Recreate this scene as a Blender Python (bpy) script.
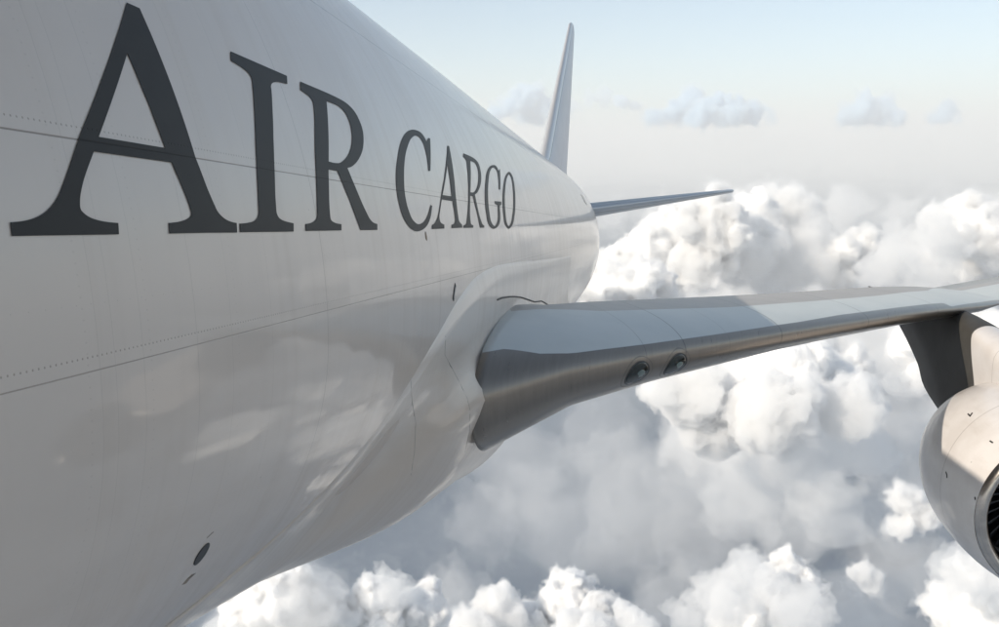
import bpy, bmesh, math, random
import numpy as np
from mathutils import Vector, Matrix
from mathutils.bvhtree import BVHTree

random.seed(4)
rng = np.random.default_rng(4)
for o in list(bpy.data.objects):
    bpy.data.objects.remove(o, do_unlink=True)
scn = bpy.context.scene
col = scn.collection
R = math.radians

# ------------------------------------------------------------------ camera
# Aircraft frame: +X port, +Y aft, +Z up, metres; the aircraft flies 5 degrees nose-up.
F, CX, CY = 885.0, 499.5, 313.5          # focal length and centre in photo pixels
PITCH = R(5.0)
PLANE = Matrix.Rotation(-PITCH, 4, 'X')
CAM = np.array([4.68, 0.0, 0.0])
a_, b_ = 640.0 - CX, -(229.0 - CY)       # where the fuselage axis vanishes
v_ = np.array([a_, b_, F]); v_ /= np.linalg.norm(v_)
z_ = np.array([0, F, -b_]); z_ /= np.linalg.norm(z_)
x_ = -np.cross(v_, z_)
B = np.array([x_, v_, z_])               # rows: aircraft axes in (right, up, forward)

cam_d = bpy.data.cameras.new('camera')
cam = bpy.data.objects.new('camera', cam_d); col.objects.link(cam)
right, up, fwd = Vector(B[:, 0]), Vector(B[:, 1]), Vector(B[:, 2])
m = Matrix((right, up, -fwd)).transposed().to_4x4()
m.translation = Vector(CAM)
cam.matrix_world = PLANE @ m
cam_d.sensor_fit = 'HORIZONTAL'; cam_d.sensor_width = 36
cam_d.lens = 36 * F / 999
cam_d.clip_start = 0.1; cam_d.clip_end = 400000
scn.camera = cam

# ------------------------------------------------------------------ sky, sun, exposure
SUN = Vector((-0.78, -0.70, 0.585)).normalized()      # direction towards the sun, aircraft frame
SUNW = (PLANE.to_3x3() @ SUN).normalized()
w = bpy.data.worlds.new('World'); scn.world = w; w.use_nodes = True
nt = w.node_tree; nt.nodes.clear()
sky = nt.nodes.new('ShaderNodeTexSky'); sky.sky_type = 'NISHITA'; sky.sun_disc = False
sky.sun_elevation = math.asin(SUNW.z); sky.sun_rotation = math.atan2(SUNW.x, SUNW.y)
sky.altitude = 1500; sky.air_density = 0.9; sky.dust_density = 4.0; sky.ozone_density = 0.4
bg = nt.nodes.new('ShaderNodeBackground'); bg.inputs[1].default_value = 0.13
wo = nt.nodes.new('ShaderNodeOutputWorld')
hs = nt.nodes.new('ShaderNodeHueSaturation'); hs.inputs['Saturation'].default_value = .85     # thick haze washes the blue out
tint = nt.nodes.new('ShaderNodeMix'); tint.data_type = 'RGBA'; tint.blend_type = 'MULTIPLY'; tint.inputs[0].default_value = 1; tint.inputs[7].default_value = (.95, 1.02, .97, 1)
nt.links.new(sky.outputs[0], hs.inputs['Color']); nt.links.new(hs.outputs[0], tint.inputs[6]); nt.links.new(tint.outputs[2], bg.inputs[0]); nt.links.new(bg.outputs[0], wo.inputs[0])
sl = bpy.data.lights.new('sun', 'SUN'); sl.energy = 3.9; sl.angle = R(0.5); sl.color = (1.0, 0.89, 0.75)
so = bpy.data.objects.new('sun', sl); col.objects.link(so)
so.rotation_mode = 'QUATERNION'; so.rotation_quaternion = SUNW.to_track_quat('Z', 'Y')
scn.view_settings.view_transform = 'Standard'; scn.view_settings.look = 'None'
scn.view_settings.gamma = 1; scn.view_settings.use_curve_mapping = False
scn.view_settings.exposure = 0.42
scn.render.engine = 'CYCLES'
scn.cycles.max_bounces = 16; scn.cycles.diffuse_bounces = 5; scn.cycles.glossy_bounces = 4
scn.cycles.volume_bounces = 10; scn.cycles.transparent_max_bounces = 32
scn.cycles.use_denoising = True

# ------------------------------------------------------------------ helpers
def ray(px, py):
    return B @ np.array([px - CX, -(py - CY), F])
def on(px, py, ax, val):
    r = ray(px, py); return CAM + (val - CAM[ax]) / r[ax] * r
def proj(P):
    d = (np.asarray(P, float) - CAM) @ B
    return CX + F * d[..., 0] / d[..., 2], CY - F * d[..., 1] / d[..., 2]
def sstep(x, a, b):
    t = np.clip((x - a) / (b - a), 0, 1); return t * t * (3 - 2 * t)

def mesh_obj(name, verts, faces, mat, parent=None, smooth=True, attrs=None, kind=None):
    me = bpy.data.meshes.new(name)
    me.from_pydata([tuple(map(float, v)) for v in verts], [], [tuple(int(i) for i in f) for f in faces])
    for k, arr in (attrs or {}).items():
        at = me.attributes.new(k, 'FLOAT', 'POINT'); at.data.foreach_set('value', np.asarray(arr, np.float32).ravel())
    for mm in (mat if isinstance(mat, (list, tuple)) else [mat]): me.materials.append(mm)
    if smooth: me.polygons.foreach_set('use_smooth', [True] * len(me.polygons))
    me.update()
    o = bpy.data.objects.new(name, me); col.objects.link(o)
    if parent: o.parent = parent
    if kind: o['kind'] = kind
    return o
def grid_faces(n, m, wrap=False, flip=False):
    f = []
    mm = m if wrap else m - 1
    for i in range(n - 1):
        for j in range(mm):
            k = (j + 1) % m
            q = (i * m + j, i * m + k, (i + 1) * m + k, (i + 1) * m + j)
            f.append(q[::-1] if flip else q)
    return f

class NT:
    """small helper to write node materials"""
    def __init__(s, name):
        s.m = bpy.data.materials.new(name); s.m.use_nodes = True
        s.t = s.m.node_tree; s.t.nodes.clear()
        s.out = s.t.nodes.new('ShaderNodeOutputMaterial')
    def n(s, typ, **kw):
        nd = s.t.nodes.new(typ)
        for k, v in kw.items(): setattr(nd, k, v)
        return nd
    def put(s, sock, v):
        if isinstance(v, bpy.types.NodeSocket): s.t.links.new(v, sock)
        elif isinstance(v, (tuple, list)) and len(v) == 3 and sock.type == 'RGBA': sock.default_value = (*v, 1)
        else: sock.default_value = v
    def math(s, op, a, b=0.0, c=0.0, clamp=False):
        nd = s.n('ShaderNodeMath', operation=op); nd.use_clamp = clamp
        s.put(nd.inputs[0], a); s.put(nd.inputs[1], b)
        if op in ('MULTIPLY_ADD', 'WRAP', 'COMPARE'): s.put(nd.inputs[2], c)
        return nd.outputs[0]
    def mix(s, f, a, b):
        nd = s.n('ShaderNodeMix', data_type='RGBA')
        s.put(nd.inputs['Factor'], f); s.put(nd.inputs[6], a); s.put(nd.inputs[7], b)
        return nd.outputs[2]
    def coords(s):
        tc = s.n('ShaderNodeTexCoord'); sp = s.n('ShaderNodeSeparateXYZ')
        s.t.links.new(tc.outputs['Object'], sp.inputs[0]); return tc.outputs['Object'], sp.outputs
    def noise(s, vec, scale=1, detail=4, rough=.5, sc3=None):
        if sc3:
            mp = s.n('ShaderNodeMapping'); s.t.links.new(vec, mp.inputs[0]); mp.inputs['Scale'].default_value = sc3; vec = mp.outputs[0]
        nd = s.n('ShaderNodeTexNoise'); s.t.links.new(vec, nd.inputs['Vector'])
        nd.inputs['Scale'].default_value = scale; nd.inputs['Detail'].default_value = detail; nd.inputs['Roughness'].default_value = rough
        return nd.outputs['Fac']
    def ramp(s, v, lo, hi, a=0.0, b=1.0):
        nd = s.n('ShaderNodeMapRange'); nd.interpolation_type = 'SMOOTHSTEP'
        for i, x in enumerate((v, lo, hi, a, b)): s.put(nd.inputs[i], x)
        return nd.outputs[0]
    def attr(s, name):
        nd = s.n('ShaderNodeAttribute'); nd.attribute_name = name; return nd.outputs['Fac']
    def line(s, v, at, width):
        """1 on the line v == at"""
        d = s.math('ABSOLUTE', s.math('SUBTRACT', v, at)); return s.ramp(d, width, width * .45)
    def bsdf(s, color, rough=.4, metal=0.0, coat=0.0, bump=None, bstr=.1, bdist=.01, spec=.5, **kw):
        p = s.n('ShaderNodeBsdfPrincipled')
        s.put(p.inputs['Base Color'], color); s.put(p.inputs['Roughness'], rough); s.put(p.inputs['Metallic'], metal)
        s.put(p.inputs['Coat Weight'], coat); p.inputs['Coat Roughness'].default_value = .06
        s.put(p.inputs['Specular IOR Level'], spec)
        if bump is not None:
            bp = s.n('ShaderNodeBump'); bp.inputs['Strength'].default_value = bstr; bp.inputs['Distance'].default_value = bdist
            s.put(bp.inputs['Height'], bump); s.t.links.new(bp.outputs[0], p.inputs['Normal'])
            if kw.get('coatbump', True): s.t.links.new(bp.outputs[0], p.inputs['Coat Normal'])
        s.t.links.new(p.outputs[0], s.out.inputs[0]); return p

def simple(name, color, rough=.4, metal=0.0, coat=0.0, var=.12, scale=8):
    s = NT(name); v, _ = s.coords()
    n = s.noise(v, scale, 5, .6)
    c = s.mix(s.ramp(n, .3, .7), tuple(x * (1 - var) for x in color), tuple(min(1, x * (1 + var)) for x in color))
    s.bsdf(c, s.ramp(n, .2, .8, rough * .85, rough * 1.15), metal, coat); return s.m

# ------------------------------------------------------------------ fuselage shape
Z0 = -0.5
def hull_par(y):
    """half width, centre z, top and bottom half heights at station y (camera at y = 0)"""
    a = np.interp(y, [-6.4, -6.1, -5.2, -3.5, -1.5, 0.5, 1.5, 30, 34, 39, 45, 52, 58, 62, 65],
                     [0.02, .75, 1.5, 2.3, 2.9, 3.18, 3.25, 3.25, 3.17, 2.9, 2.35, 1.65, 1.05, .6, .12])
    bt = np.interp(y, [-6.4, -6.1, -5.2, -3.5, -1.5, 0.5, 2.5, 12, 18, 24, 36, 45, 55, 62, 65],
                      [0.02, .6, 1.2, 2.3, 3.1, 3.27, 3.3, 3.28, 3.24, 3.2, 3.15, 2.95, 2.4, 1.6, .8])
    bb = np.interp(y, [-6.4, -6.1, -5.2, -3.5, -1.5, 0.5, 2.5, 4.2, 5.1, 6.1, 7.2, 9, 34, 38, 45, 52, 58, 62, 65],
                      [0.02, .6, 1.1, 1.6, 1.95, 2.07, 2.12, 2.2, 2.34, 2.53, 2.74, 3.1, 3.25, 3.1, 2.5, 1.5, .5, -.2, -.6])
    zc = Z0 + np.interp(y, [-6.4, 2, 38, 65], [-.55, 0, 0, .35])
    return a, zc, bt, bb
def sm(y, f, h=1.2):
    ks = np.linspace(-1, 1, 7); wts = 1 - ks ** 2 * .8
    v = sum(np.array(f(y + k * h)) * ww for k, ww in zip(ks, wts)) / wts.sum(); return v
def hull_pt(y, th, dr=0.0):
    """th: angle from port horizontal, positive up"""
    hh = 1.2 if y > 0.5 else (0.5 if y > -4 else .12)
    a, zc, bt, bb = sm(y, hull_par, hh)
    c, s_ = math.cos(th), math.sin(th)
    b = bt if s_ >= 0 else bb
    x, z = a * c, b * s_
    n = np.array([c * b, a * s_]); n /= np.linalg.norm(n) + 1e-9
    return np.array([x + n[0] * dr, y, zc + z + n[1] * dr])

# ---- materials of the aircraft skin
def skin(name, base, warm=0.0, full=True):
    s = NT(name); v, xyz = s.coords(); x, y, z = xyz[0], xyz[1], xyz[2]
    big = s.noise(v, .8, 4, .55)
    streak = s.noise(v, 1.0, 5, .6, sc3=(.8, 9.0, .5))
    fine = s.noise(v, 60, 3, .6)
    c = s.mix(s.ramp(big, .3, .7), tuple(q * .96 for q in base), base)
    c = s.mix(s.math('MULTIPLY', s.ramp(streak, .5, .8), .12), c, (base[0] * .72, base[1] * .66, base[2] * .58))
    # shade of the belly put into the paint, brownish with a ragged edge
    shade_noise = s.noise(v, 1.0, 6, .65, sc3=(2.5, .35, 2.5))
    low = s.ramp(s.math('ADD', z, s.math('MULTIPLY', shade_noise, 1.6)), .15, -1.0)
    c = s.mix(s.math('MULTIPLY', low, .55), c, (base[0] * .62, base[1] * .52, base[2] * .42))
    # grime spots
    sp = s.n('ShaderNodeTexVoronoi'); s.t.links.new(v, sp.inputs['Vector']); sp.inputs['Scale'].default_value = 9
    spots = s.math('MULTIPLY', s.ramp(sp.outputs['Distance'], .05, .02), s.ramp(s.noise(v, 3.1, 2), .55, .65))
    c = s.mix(s.math('MULTIPLY', spots, .5), c, (.12, .09, .07))
    h = s.math('MULTIPLY', big, 0.0)
    if full:
        port = s.ramp(x, 0.0, .3)
        dk = (.16, .12, .085)
        def seam(zz, wd, wmin=0): return s.line(z, zz, wd)
        lines = s.math('MULTIPLY', seam(.243, .0035), .8)
        lines = s.math('MAXIMUM', lines, s.math('MULTIPLY', seam(-.378, .0026), .6))
        lines = s.math('MAXIMUM', lines, s.math('MULTIPLY', seam(1.41, .008), .6))
        # rivet rows
        def rivets(zz, pitch, rad):
            yy = s.math('WRAP', y, pitch * .5, -pitch * .5)
            d = s.math('SQRT', s.math('ADD', s.math('POWER', yy, 2.0), s.math('POWER', s.math('SUBTRACT', z, zz), 2.0)))
            return s.ramp(d, rad, rad * .5)
        rv = s.math('MAXIMUM', rivets(.278, .021, .0042), rivets(-.34, .021, .0042))
        rv2 = s.math('MAXIMUM', rivets(1.33, .05, .006), rivets(-.20, .06, .002))
        lines = s.math('MAXIMUM', lines, s.math('MULTIPLY', rv, .55))
        lines = s.math('MAXIMUM', lines, s.math('MULTIPLY', rv2, .35))
        def column(yy, pitch, rad):
            zz_ = s.math('WRAP', z, pitch * .5, -pitch * .5)
            d = s.math('SQRT', s.math('ADD', s.math('POWER', zz_, 2.0), s.math('POWER', s.math('MULTIPLY', s.math('SUBTRACT', y, yy), .6), 2.0)))
            return s.ramp(d, rad, rad * .5)
        for yy in (2.12, 2.42, 3.0, 3.96, 4.02, 6.35, 9.46):
            lines = s.math('MAXIMUM', lines, s.math('MULTIPLY', column(yy, .03, .0035), .12))
        # circumferential skin joints and faint frame lines
        for yy, st, wd in ((3.93, .5, .003), (2.17, .16, .0018), (2.24, .14, .0018), (2.38, .16, .0018), (2.70, .2, .002), (2.95, .15, .002), (3.3, .15, .002),
                           (6.3, .35, .004), (9.4, .4, .006), (13.2, .4, .01), (17.6, .4, .012), (22.4, .4, .016), (27.4, .4, .022), (33, .4, .03)):
            lines = s.math('MAXIMUM', lines, s.math('MULTIPLY', s.line(y, yy, wd), st))
        lines = s.math('MULTIPLY', lines, port)
        c = s.mix(lines, c, dk)
        # slightly buckled skin between frames
        fr = s.math('SINE', s.math('MULTIPLY', y, 12.4)); st_ = s.math('SINE', s.math('MULTIPLY', z, 25.0))
        wav = s.math('ADD', s.math('MULTIPLY', fr, .12), s.math('MULTIPLY', st_, .08))
        h = s.math('ADD', s.math('ADD', wav, s.math('MULTIPLY', s.noise(v, 1.7, 2, .5), 1.6)), s.math('MULTIPLY', lines, -.6))
    else:
        h = s.math('ADD', s.noise(v, 1.6, 2, .5), s.math('MULTIPLY', fine, .03))
    rough = s.ramp(streak, .3, .8, .28, .42)
    s.bsdf(c, rough, 0.0, .55 if full else .3, bump=h, bstr=.35 if full else .08, bdist=.008)
    return s.m
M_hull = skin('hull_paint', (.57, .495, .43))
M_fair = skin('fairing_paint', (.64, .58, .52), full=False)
M_tail = skin('tail_paint', (.5, .5, .5), full=False)
M_letter = None
def letter_mat():
    s = NT('letter_paint'); v, xyz = s.coords(); z = xyz[2]; y = xyz[1]
    n = s.noise(v, 3, 4, .5)
    c = s.mix(n, (.030, .029, .028), (.040, .038, .036))
    ln = s.line(z, .243, .0035)
    yy = s.math('WRAP', y, .0105, -.0105)
    d = s.math('SQRT', s.math('ADD', s.math('POWER', yy, 2.0), s.math('POWER', s.math('SUBTRACT', z, .278), 2.0)))
    ln = s.math('MAXIMUM', ln, s.ramp(d, .0042, .002))
    c = s.mix(s.math('MULTIPLY', ln, .7), c, (.012, .01, .008))
    s.bsdf(c, .5, 0.0, .04, bump=s.math('SUBTRACT', s.noise(v, 1.7, 2, .5), ln), bstr=.2, bdist=.006, spec=.12); return s.m
M_letter = letter_mat()
M_dark = simple('dark_rubber', (.018, .018, .019), .6)
M_chrome = simple('polished_lip', (.50, .47, .44), .2, 1.0, var=.1, scale=5)
M_port = simple('dark_glass_port', (.010, .010, .009), .5, 0, 0)
M_tan = simple('tan_drain_mast', (.24, .17, .12), .5)
M_fan = simple('fan_titanium', (.06, .06, .065), .35, .8)
M_core = simple('burnt_metal', (.16, .12, .10), .4, .8, scale=4)

# ------------------------------------------------------------------ the aircraft
plane = bpy.data.objects.new('cargo_plane', None); col.objects.link(plane)
plane.matrix_world = PLANE
plane['label'] = 'pale grey jet freighter with dark AIR CARGO lettering, flying above the clouds'
plane['category'] = 'airplane'

ys = np.concatenate([np.linspace(-6.4, -5, 10), np.linspace(-4.7, 0, 16)[:-1], np.linspace(0, 16, 90), np.linspace(16.5, 65, 90)])
NT_ = 160
ths = np.linspace(0, 2 * np.pi, NT_, endpoint=False)
hv = [hull_pt(y, t) for y in ys for t in ths]
hf = grid_faces(len(ys), NT_, wrap=True, flip=True)
hf.append(tuple(range(NT_))); hf.append(tuple((len(ys) - 1) * NT_ + j for j in reversed(range(NT_))))
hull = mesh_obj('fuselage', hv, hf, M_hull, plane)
hull_bvh = BVHTree.FromPolygons([Vector(v) for v in hv], hf)
def hit(bvh, px, py):
    r = Vector(ray(px, py)).normalized()
    loc, nor, _, _ = bvh.ray_cast(Vector(CAM), r)
    return loc, nor

# ---- lettering: outlines carried as (station, girth) on the skin, cut along the girth so they follow the curve
# a point with a third value is a corner; the others are smooth
LET = {
'A': ([[(126.1,2.7,1),(138.8,8.3,1),(194.6,157.3,1),(213.2,204),(217.4,212.3),(224.6,219.1),(231.9,222.2),(236,223,1),(236.5,232.6,1),(168.7,233.6,1),(168,223,1),(177,222),(184.2,220.1),(189.4,217),(190.8,214.3),(189.8,209.2),(171.1,162.5,1),(92.7,151.5,1),(84,176),(79.8,192.6),(78.8,201.9),(79.6,209.2),(82.9,213.3),(89.2,217.5),(99.5,220.8),(109.9,222.4),(117.4,223,1),(118,234.4,1),(11,236.1,1),(9.3,222.4,1),(22.8,221),(34.2,217.9),(43.5,212.9),(50.8,206),(57,196.7),(62.2,184.3),(79.4,134.5,1)],
       [(126.4,53.3,1),(97.9,136.8,1),(164.5,148,1)]]),
'I': ([[(230,51.4,1),(286.3,75.9,1),(286.8,84,1),(282.2,82.7),(276,81.9),(271.8,83.1),(270.4,86),(270.8,89.8),(273.6,161.5,1),(275.4,207),(276.1,213.3),(278.1,217.5),(281,219.8),(285.5,221.5),(293,223.3,1),(293,231.6,1),(239.6,232.3,1),(239.2,223.7,1),(247.4,222.8),(253.7,221),(256.8,218.1),(258,214.3),(257.8,202.9),(256.2,165.6,1),(252.1,85.6),(251.1,78.4),(248,73.2),(240.7,67),(230.4,60.7,1)]]),
'R': ([[(299.9,81.6,1),(337.8,98.3),(345.8,103.1),(353.8,111.1),(359.4,121.5),(362.6,132.6),(363,143.8),(361,153.4),(356.2,162.1),(350.6,166.9),(346.9,168,1),(366.6,213.8),(369.7,219.4),(372.9,222.6),(376.9,224,1),(376.9,229.9,1),(360.2,230.2,1),(337,171,1),(328,169.5,1),(328.6,197.8),(329.4,213.8),(330.7,220.2),(334.7,222.9),(340.9,224.2,1),(340.9,230.4,1),(305.2,231,1),(305.2,224,1),(310.7,222.9),(315.2,220.2),(316.8,216.2),(316.8,210.6),(315.5,169.1),(314.7,151.8),(313.4,107.1),(312.3,101.5),(309.1,96.7),(305.2,93.6),(299.9,89.9,1)],
       [(326,101.1,1),(337.8,105.8),(344.2,111.9),(349,121.5),(351.4,132.6),(351.4,143.8),(349,152.6),(345,158.9),(339.4,162.9),(333.9,162.9),(328,161.5,1)]]),
'C': ([[(412.6,129.6),(419.2,131.6),(423.5,136.2),(426.2,141.6,1),(427.9,138,1),(429.8,138.3,1),(430,171,1),(428.2,171,1),(427.4,162),(425.2,150),(422.2,141.6),(418.6,136.8),(415,135.6),(410.8,138.6),(407.2,146.5),(404.8,156.5),(403.7,170),(403.7,182.6),(404.9,196.7),(408.4,210.7),(412.8,220.4),(418.1,224.2),(423.3,222.1),(427.2,216),(430.4,205.1,1),(431.9,205.8,1),(430,217.7),(426,226.5),(420.7,230.5),(416.3,231.4),(410.2,228.2),(404,219.5),(398.8,203.7),(396.1,186.1),(396,170.4),(397.9,154.6),(400.4,143),(403.6,135.6),(407.8,131)]]),
'A2': ([[(447.2,145.6,1),(448.8,146.1,1),(455,191.4,1),(457.6,214.2),(459,221.5),(461.8,224.7,1),(462,227.7,1),(451.4,228.3,1),(451.4,224.7,1),(453.5,223.9),(454.9,221.2),(454.6,216),(452.3,201.1,1),(441.4,199.3,1),(440,209),(439.1,217.7),(440.5,222.6),(444,224.7,1),(444,228.6,1),(431.8,229.1,1),(431.8,225.1,1),(434.7,223),(437,218.6),(438.8,210.7),(441.4,193,1)],
        [(447.2,164.2,1),(442.3,194.9,1),(451.4,196.3,1)]]),
'R2': ([[(463.1,153.2,1),(473.4,158.1),(477.8,162.5),(480.4,171.2),(481,179.1),(479.6,187),(476.8,192.8),(474.6,194.6,1),(481.3,222.1),(482.7,224.7),(484,225.6,1),(484,227.7,1),(479.9,227.8,1),(472.5,196.3,1),(469.9,195.6,1),(470.4,222.1),(471,224.3),(473,225.3,1),(473,227.8,1),(463.2,227.9,1),(463.2,225.6,1),(465.9,223.9),(466.6,221.2),(466.6,163.3),(465.9,160.2),(463.1,156.7,1)],
        [(470.1,160.9,1),(474.3,162.5),(477.3,167.7),(478.3,178.2),(476.6,187.9),(473.4,192.3),(470.1,192.3,1)]]),
'G': ([[(498.3,170.7,1),(499.7,168.9,1),(500.1,189.6,1),(498.7,189.6,1),(498,177.4),(495.9,169.5),(492.9,167.4),(490.1,170.6),(488.3,180.9),(487.8,196.7),(489.2,212.5),(491.5,223),(494.5,226.1),(497.1,222.1),(497.6,205.4,1),(495,203.7),(494.5,201.1,1),(501,201.6,1),(501.1,204.6),(499.6,205.8,1),(499.4,223),(496.8,227.4),(493.2,228.8),(489.2,225.6),(486.2,214.2),(484.8,198.4),(485.4,180.9),(487.5,169.8),(491,165.5),(494.5,165.1),(497.1,167.7)]]),
'O': ([[(508.9,171.7),(511.8,175),(513.9,183),(515.2,200.2),(514.3,216),(512,225.4),(508.6,228.9),(505.4,225.5),(503.2,214),(502.5,198.4),(503.7,183),(505.8,175)],
       [(508.9,174.4),(507.0,177.2),(505.5,184.5),(504.6,198.6),(505.3,213),(506.8,223.2),(508.6,226.2),(510.7,223.2),(512.4,215),(513.3,200.2),(512.3,184.5),(510.8,177.2)]]),
}
def densify(c):
    out = []
    n = len(c)
    for i in range(n):
        p0, p1, p2, p3 = c[i - 1], c[i], c[(i + 1) % n], c[(i + 2) % n]
        if len(p1) == 3 and len(p2) == 3: out.append(p1[:2]); 
        if len(p1) == 3 and len(p2) == 3:
            continue
        P0 = np.array(p0[:2]) if len(p1) == 2 else 2 * np.array(p1[:2]) - np.array(p2[:2])
        P3 = np.array(p3[:2]) if len(p2) == 2 else 2 * np.array(p2[:2]) - np.array(p1[:2])
        P1, P2 = np.array(p1[:2]), np.array(p2[:2])
        L = np.linalg.norm(P2 - P1)
        # centripetal-like tangents
        d0, d3 = max(np.linalg.norm(P1 - P0), 1e-3), max(np.linalg.norm(P3 - P2), 1e-3)
        t1 = (P2 - P1) + (P1 - P0) * (L / d0) if True else 0; t1 = t1 / 2
        t2 = ((P2 - P1) + (P3 - P2) * (L / d3)) / 2
        k = max(3, int(L / 2.5) + 2) if len(p1) == 2 or len(p2) == 2 else 1
        k = min(k, 9)
        for j in range(k):
            t = j / k
            out.append(tuple((2*t**3 - 3*t**2 + 1) * P1 + (t**3 - 2*t**2 + t) * t1 + (-2*t**3 + 3*t**2) * P2 + (t**3 - t**2) * t2))
    return out
def to_skin(px, py):
    loc, _ = hit(hull_bvh, px, py)
    a, zc, bt, bb = sm(loc.y, hull_par, 1.2)
    s_ = (loc.z - zc); th = math.atan2(s_ / (bt if s_ >= 0 else bb), max(loc.x, 1e-3) / a)
    return loc.y, th * 3.25
def letter(name, contours):
    bm = bmesh.new()
    for c in contours:
        vs = [bm.verts.new((*to_skin(*p), 0)) for p in densify(c)]
        for i in range(len(vs)): bm.edges.new((vs[i], vs[(i + 1) % len(vs)]))
    bmesh.ops.triangle_fill(bm, use_beauty=True, edges=bm.edges[:])
    for k in range(-6, 40):
        g = bm.verts[:] + bm.edges[:] + bm.faces[:]
        bmesh.ops.bisect_plane(bm, geom=g, plane_co=(0, k * .03 + .003, 0), plane_no=(0, 1, 0), dist=1e-5)
    for v in bm.verts:
        v.co = Vector(hull_pt(v.co.x, v.co.y / 3.25, .0018))
    # thickness of the paint film
    ret = bmesh.ops.extrude_face_region(bm, geom=bm.faces[:])
    for v in [e for e in ret['geom'] if isinstance(e, bmesh.types.BMVert)]:
        v.co.x += .0012
    bmesh.ops.recalc_face_normals(bm, faces=bm.faces)
    me = bpy.data.meshes.new(name); bm.to_mesh(me); bm.free(); me.materials.append(M_letter)
    for p in me.polygons: p.use_smooth = False
    o = bpy.data.objects.new(name, me); col.objects.link(o); o.parent = hull
    return o
for k, (cs) in LET.items():
    o = letter('letter', cs)
    o['label'] = {'A': 'tall dark grey letter A, first of AIR', 'I': 'dark grey letter I of AIR', 'R': 'dark grey letter R of AIR', 'C': 'large dark grey letter C of CARGO', 'A2': 'dark grey letter A of CARGO', 'R2': 'dark grey letter R of CARGO', 'G': 'dark grey letter G of CARGO', 'O': 'dark grey last letter O of CARGO'}[k]

# ---- wing-body fairing: hugs the lower hull, starts at a crease and swells into the wing root
fy = np.concatenate([np.linspace(2.0, 12, 110), np.linspace(12.3, 18.8, 24)])
def on_skin(pts):
    """traced photo points carried to (station, angle in degrees) on the hull"""
    out = []
    for p in pts:
        if hit(hull_bvh, *p)[0] is None: continue
        y, g_ = to_skin(*p); out.append((y, math.degrees(g_ / 3.25)))
    return np.array(sorted(out))
CR = on_skin([(60, 700), (110, 670), (167,627),(220,584),(262,552),(290,528),(332,475),(370,430),(412,372),(437,334),(453,300),(474,272),(495,262),(530,258),(571,254)])
RG = on_skin([(60, 712), (167, 640), (262, 566), (300, 528), (332,487),(366,440),(409,394),(464,344),(500,308),(520,299),(545,297)])
def crease(y): return np.interp(y, CR[:, 0], CR[:, 1])
def ridge(y): return np.minimum(np.interp(y, RG[:, 0], RG[:, 1]), crease(y) - 1.5)
ROWS = 70
def fairing_verts(gy, gb):
    out = np.zeros((len(fy), ROWS, 3))
    for i, y in enumerate(fy):
        tc, tr = float(crease(y)), float(ridge(y))
        a, zc, _, _ = sm(y, hull_par, 1.2)
        A1 = float(np.interp(y, [2, 3.4, 4.5, 5.5, 6.5, 7.5, 9, 18.8], [.006, .010, .016, .026, .04, .05, .03, .003]))
        af = a + float(np.interp(y, [2, 3.4, 4.5, 5.5, 6.4, 7.2, 9, 18.8], [.0, .015, .05, .11, .20, .30, .34, .12]))
        bf = float(np.interp(y, gy, gb))
        bw = float(np.interp(y, [2, 4.5, 6, 7.2, 18.8], [30, 28, 20, 13, 16])); pw = float(np.interp(y, [2, 4.5, 7.2, 9, 18.8], [1, .95, .45, .45, .7]))
        for j in range(ROWS):
            q = j / (ROWS - 1)
            if q < .2:
                t = q / .2; th = tc + (tr - tc) * t; d = -.002 + (A1 + .002) * min(1, t * 3.5)
                out[i, j] = hull_pt(y, R(th), -.03 if t == 0 else d)
            else:
                t = (q - .2) / .8; th = R(tr + (-178 - tr) * t)
                k = float(sstep(R(tr) - th, 0, R(bw)))
                h = hull_pt(y, th, A1) if th > -1.6 else np.array([0, 0, 0])
                e = np.array([af * math.copysign(abs(math.cos(th)) ** pw, math.cos(th)), y, zc + bf * math.sin(th)])
                if y > 9 and th > -1.5: e[0] = max(e[0], min(3.30, af) * float(1 - sstep(-math.degrees(th), 34, 60)))
                out[i, j] = h * (1 - k) + e * k if th > -1.6 else e
    P = np.concatenate([np.repeat(out[:1], 13, 0), out, np.repeat(out[-1:], 13, 0)])
    wts = np.exp(-(np.arange(-13, 14) / 7.0) ** 2); wts /= wts.sum()
    sm_ = sum(wts[k] * P[k:k + len(out)] for k in range(27))
    out[:, 1:, (0, 2)] = sm_[:, 1:, (0, 2)]
    return out
def envelope(V, pts, sign):
    """V: grid (n sections, m profile, 3). For each photo column the outermost row and its section station"""
    px, py = proj(V); res = []
    for (tx, ty) in pts:
        best = None
        for j in range(V.shape[1]):
            a = px[:, j] - tx; c = np.where(np.sign(a[:-1]) != np.sign(a[1:]))[0]
            for i in c:
                t = a[i] / (a[i] - a[i + 1]); yy = py[i, j] + t * (py[i + 1, j] - py[i, j])
                P = V[i, j] + t * (V[i + 1, j] - V[i, j])
                if best is None or yy * sign > best[0] * sign: best = (yy, P)
        res.append((best[0] - ty, best[1]) if best else (0.0, None))
    return res
sil = [(150, 648), (192, 625), (230, 606), (272, 584), (325, 556), (360, 538), (427, 500), (460, 476), (500, 446)]
gy = np.array([2.2, 3.2, 4.0, 4.8, 5.6, 6.6, 8.0, 10.0, 13.0, 18.8]); gb = np.array([2.2, 2.25, 2.3, 2.45, 2.6, 2.8, 3.1, 3.5, 3.8, 3.7])
for it in range(7):
    V = fairing_verts(gy, gb)
    err = [(P[1], e * P[1] / F) for e, P in envelope(V, sil, 1) if P is not None]
    err.sort(); ey = np.array([e[0] for e in err]); ev = np.array([e[1] for e in err])
    gb = gb - 1.0 * np.interp(gy, ey, ev)
gb = np.polyval(np.polyfit(gy, gb, 4), gy); V = fairing_verts(gy, gb)
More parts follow.
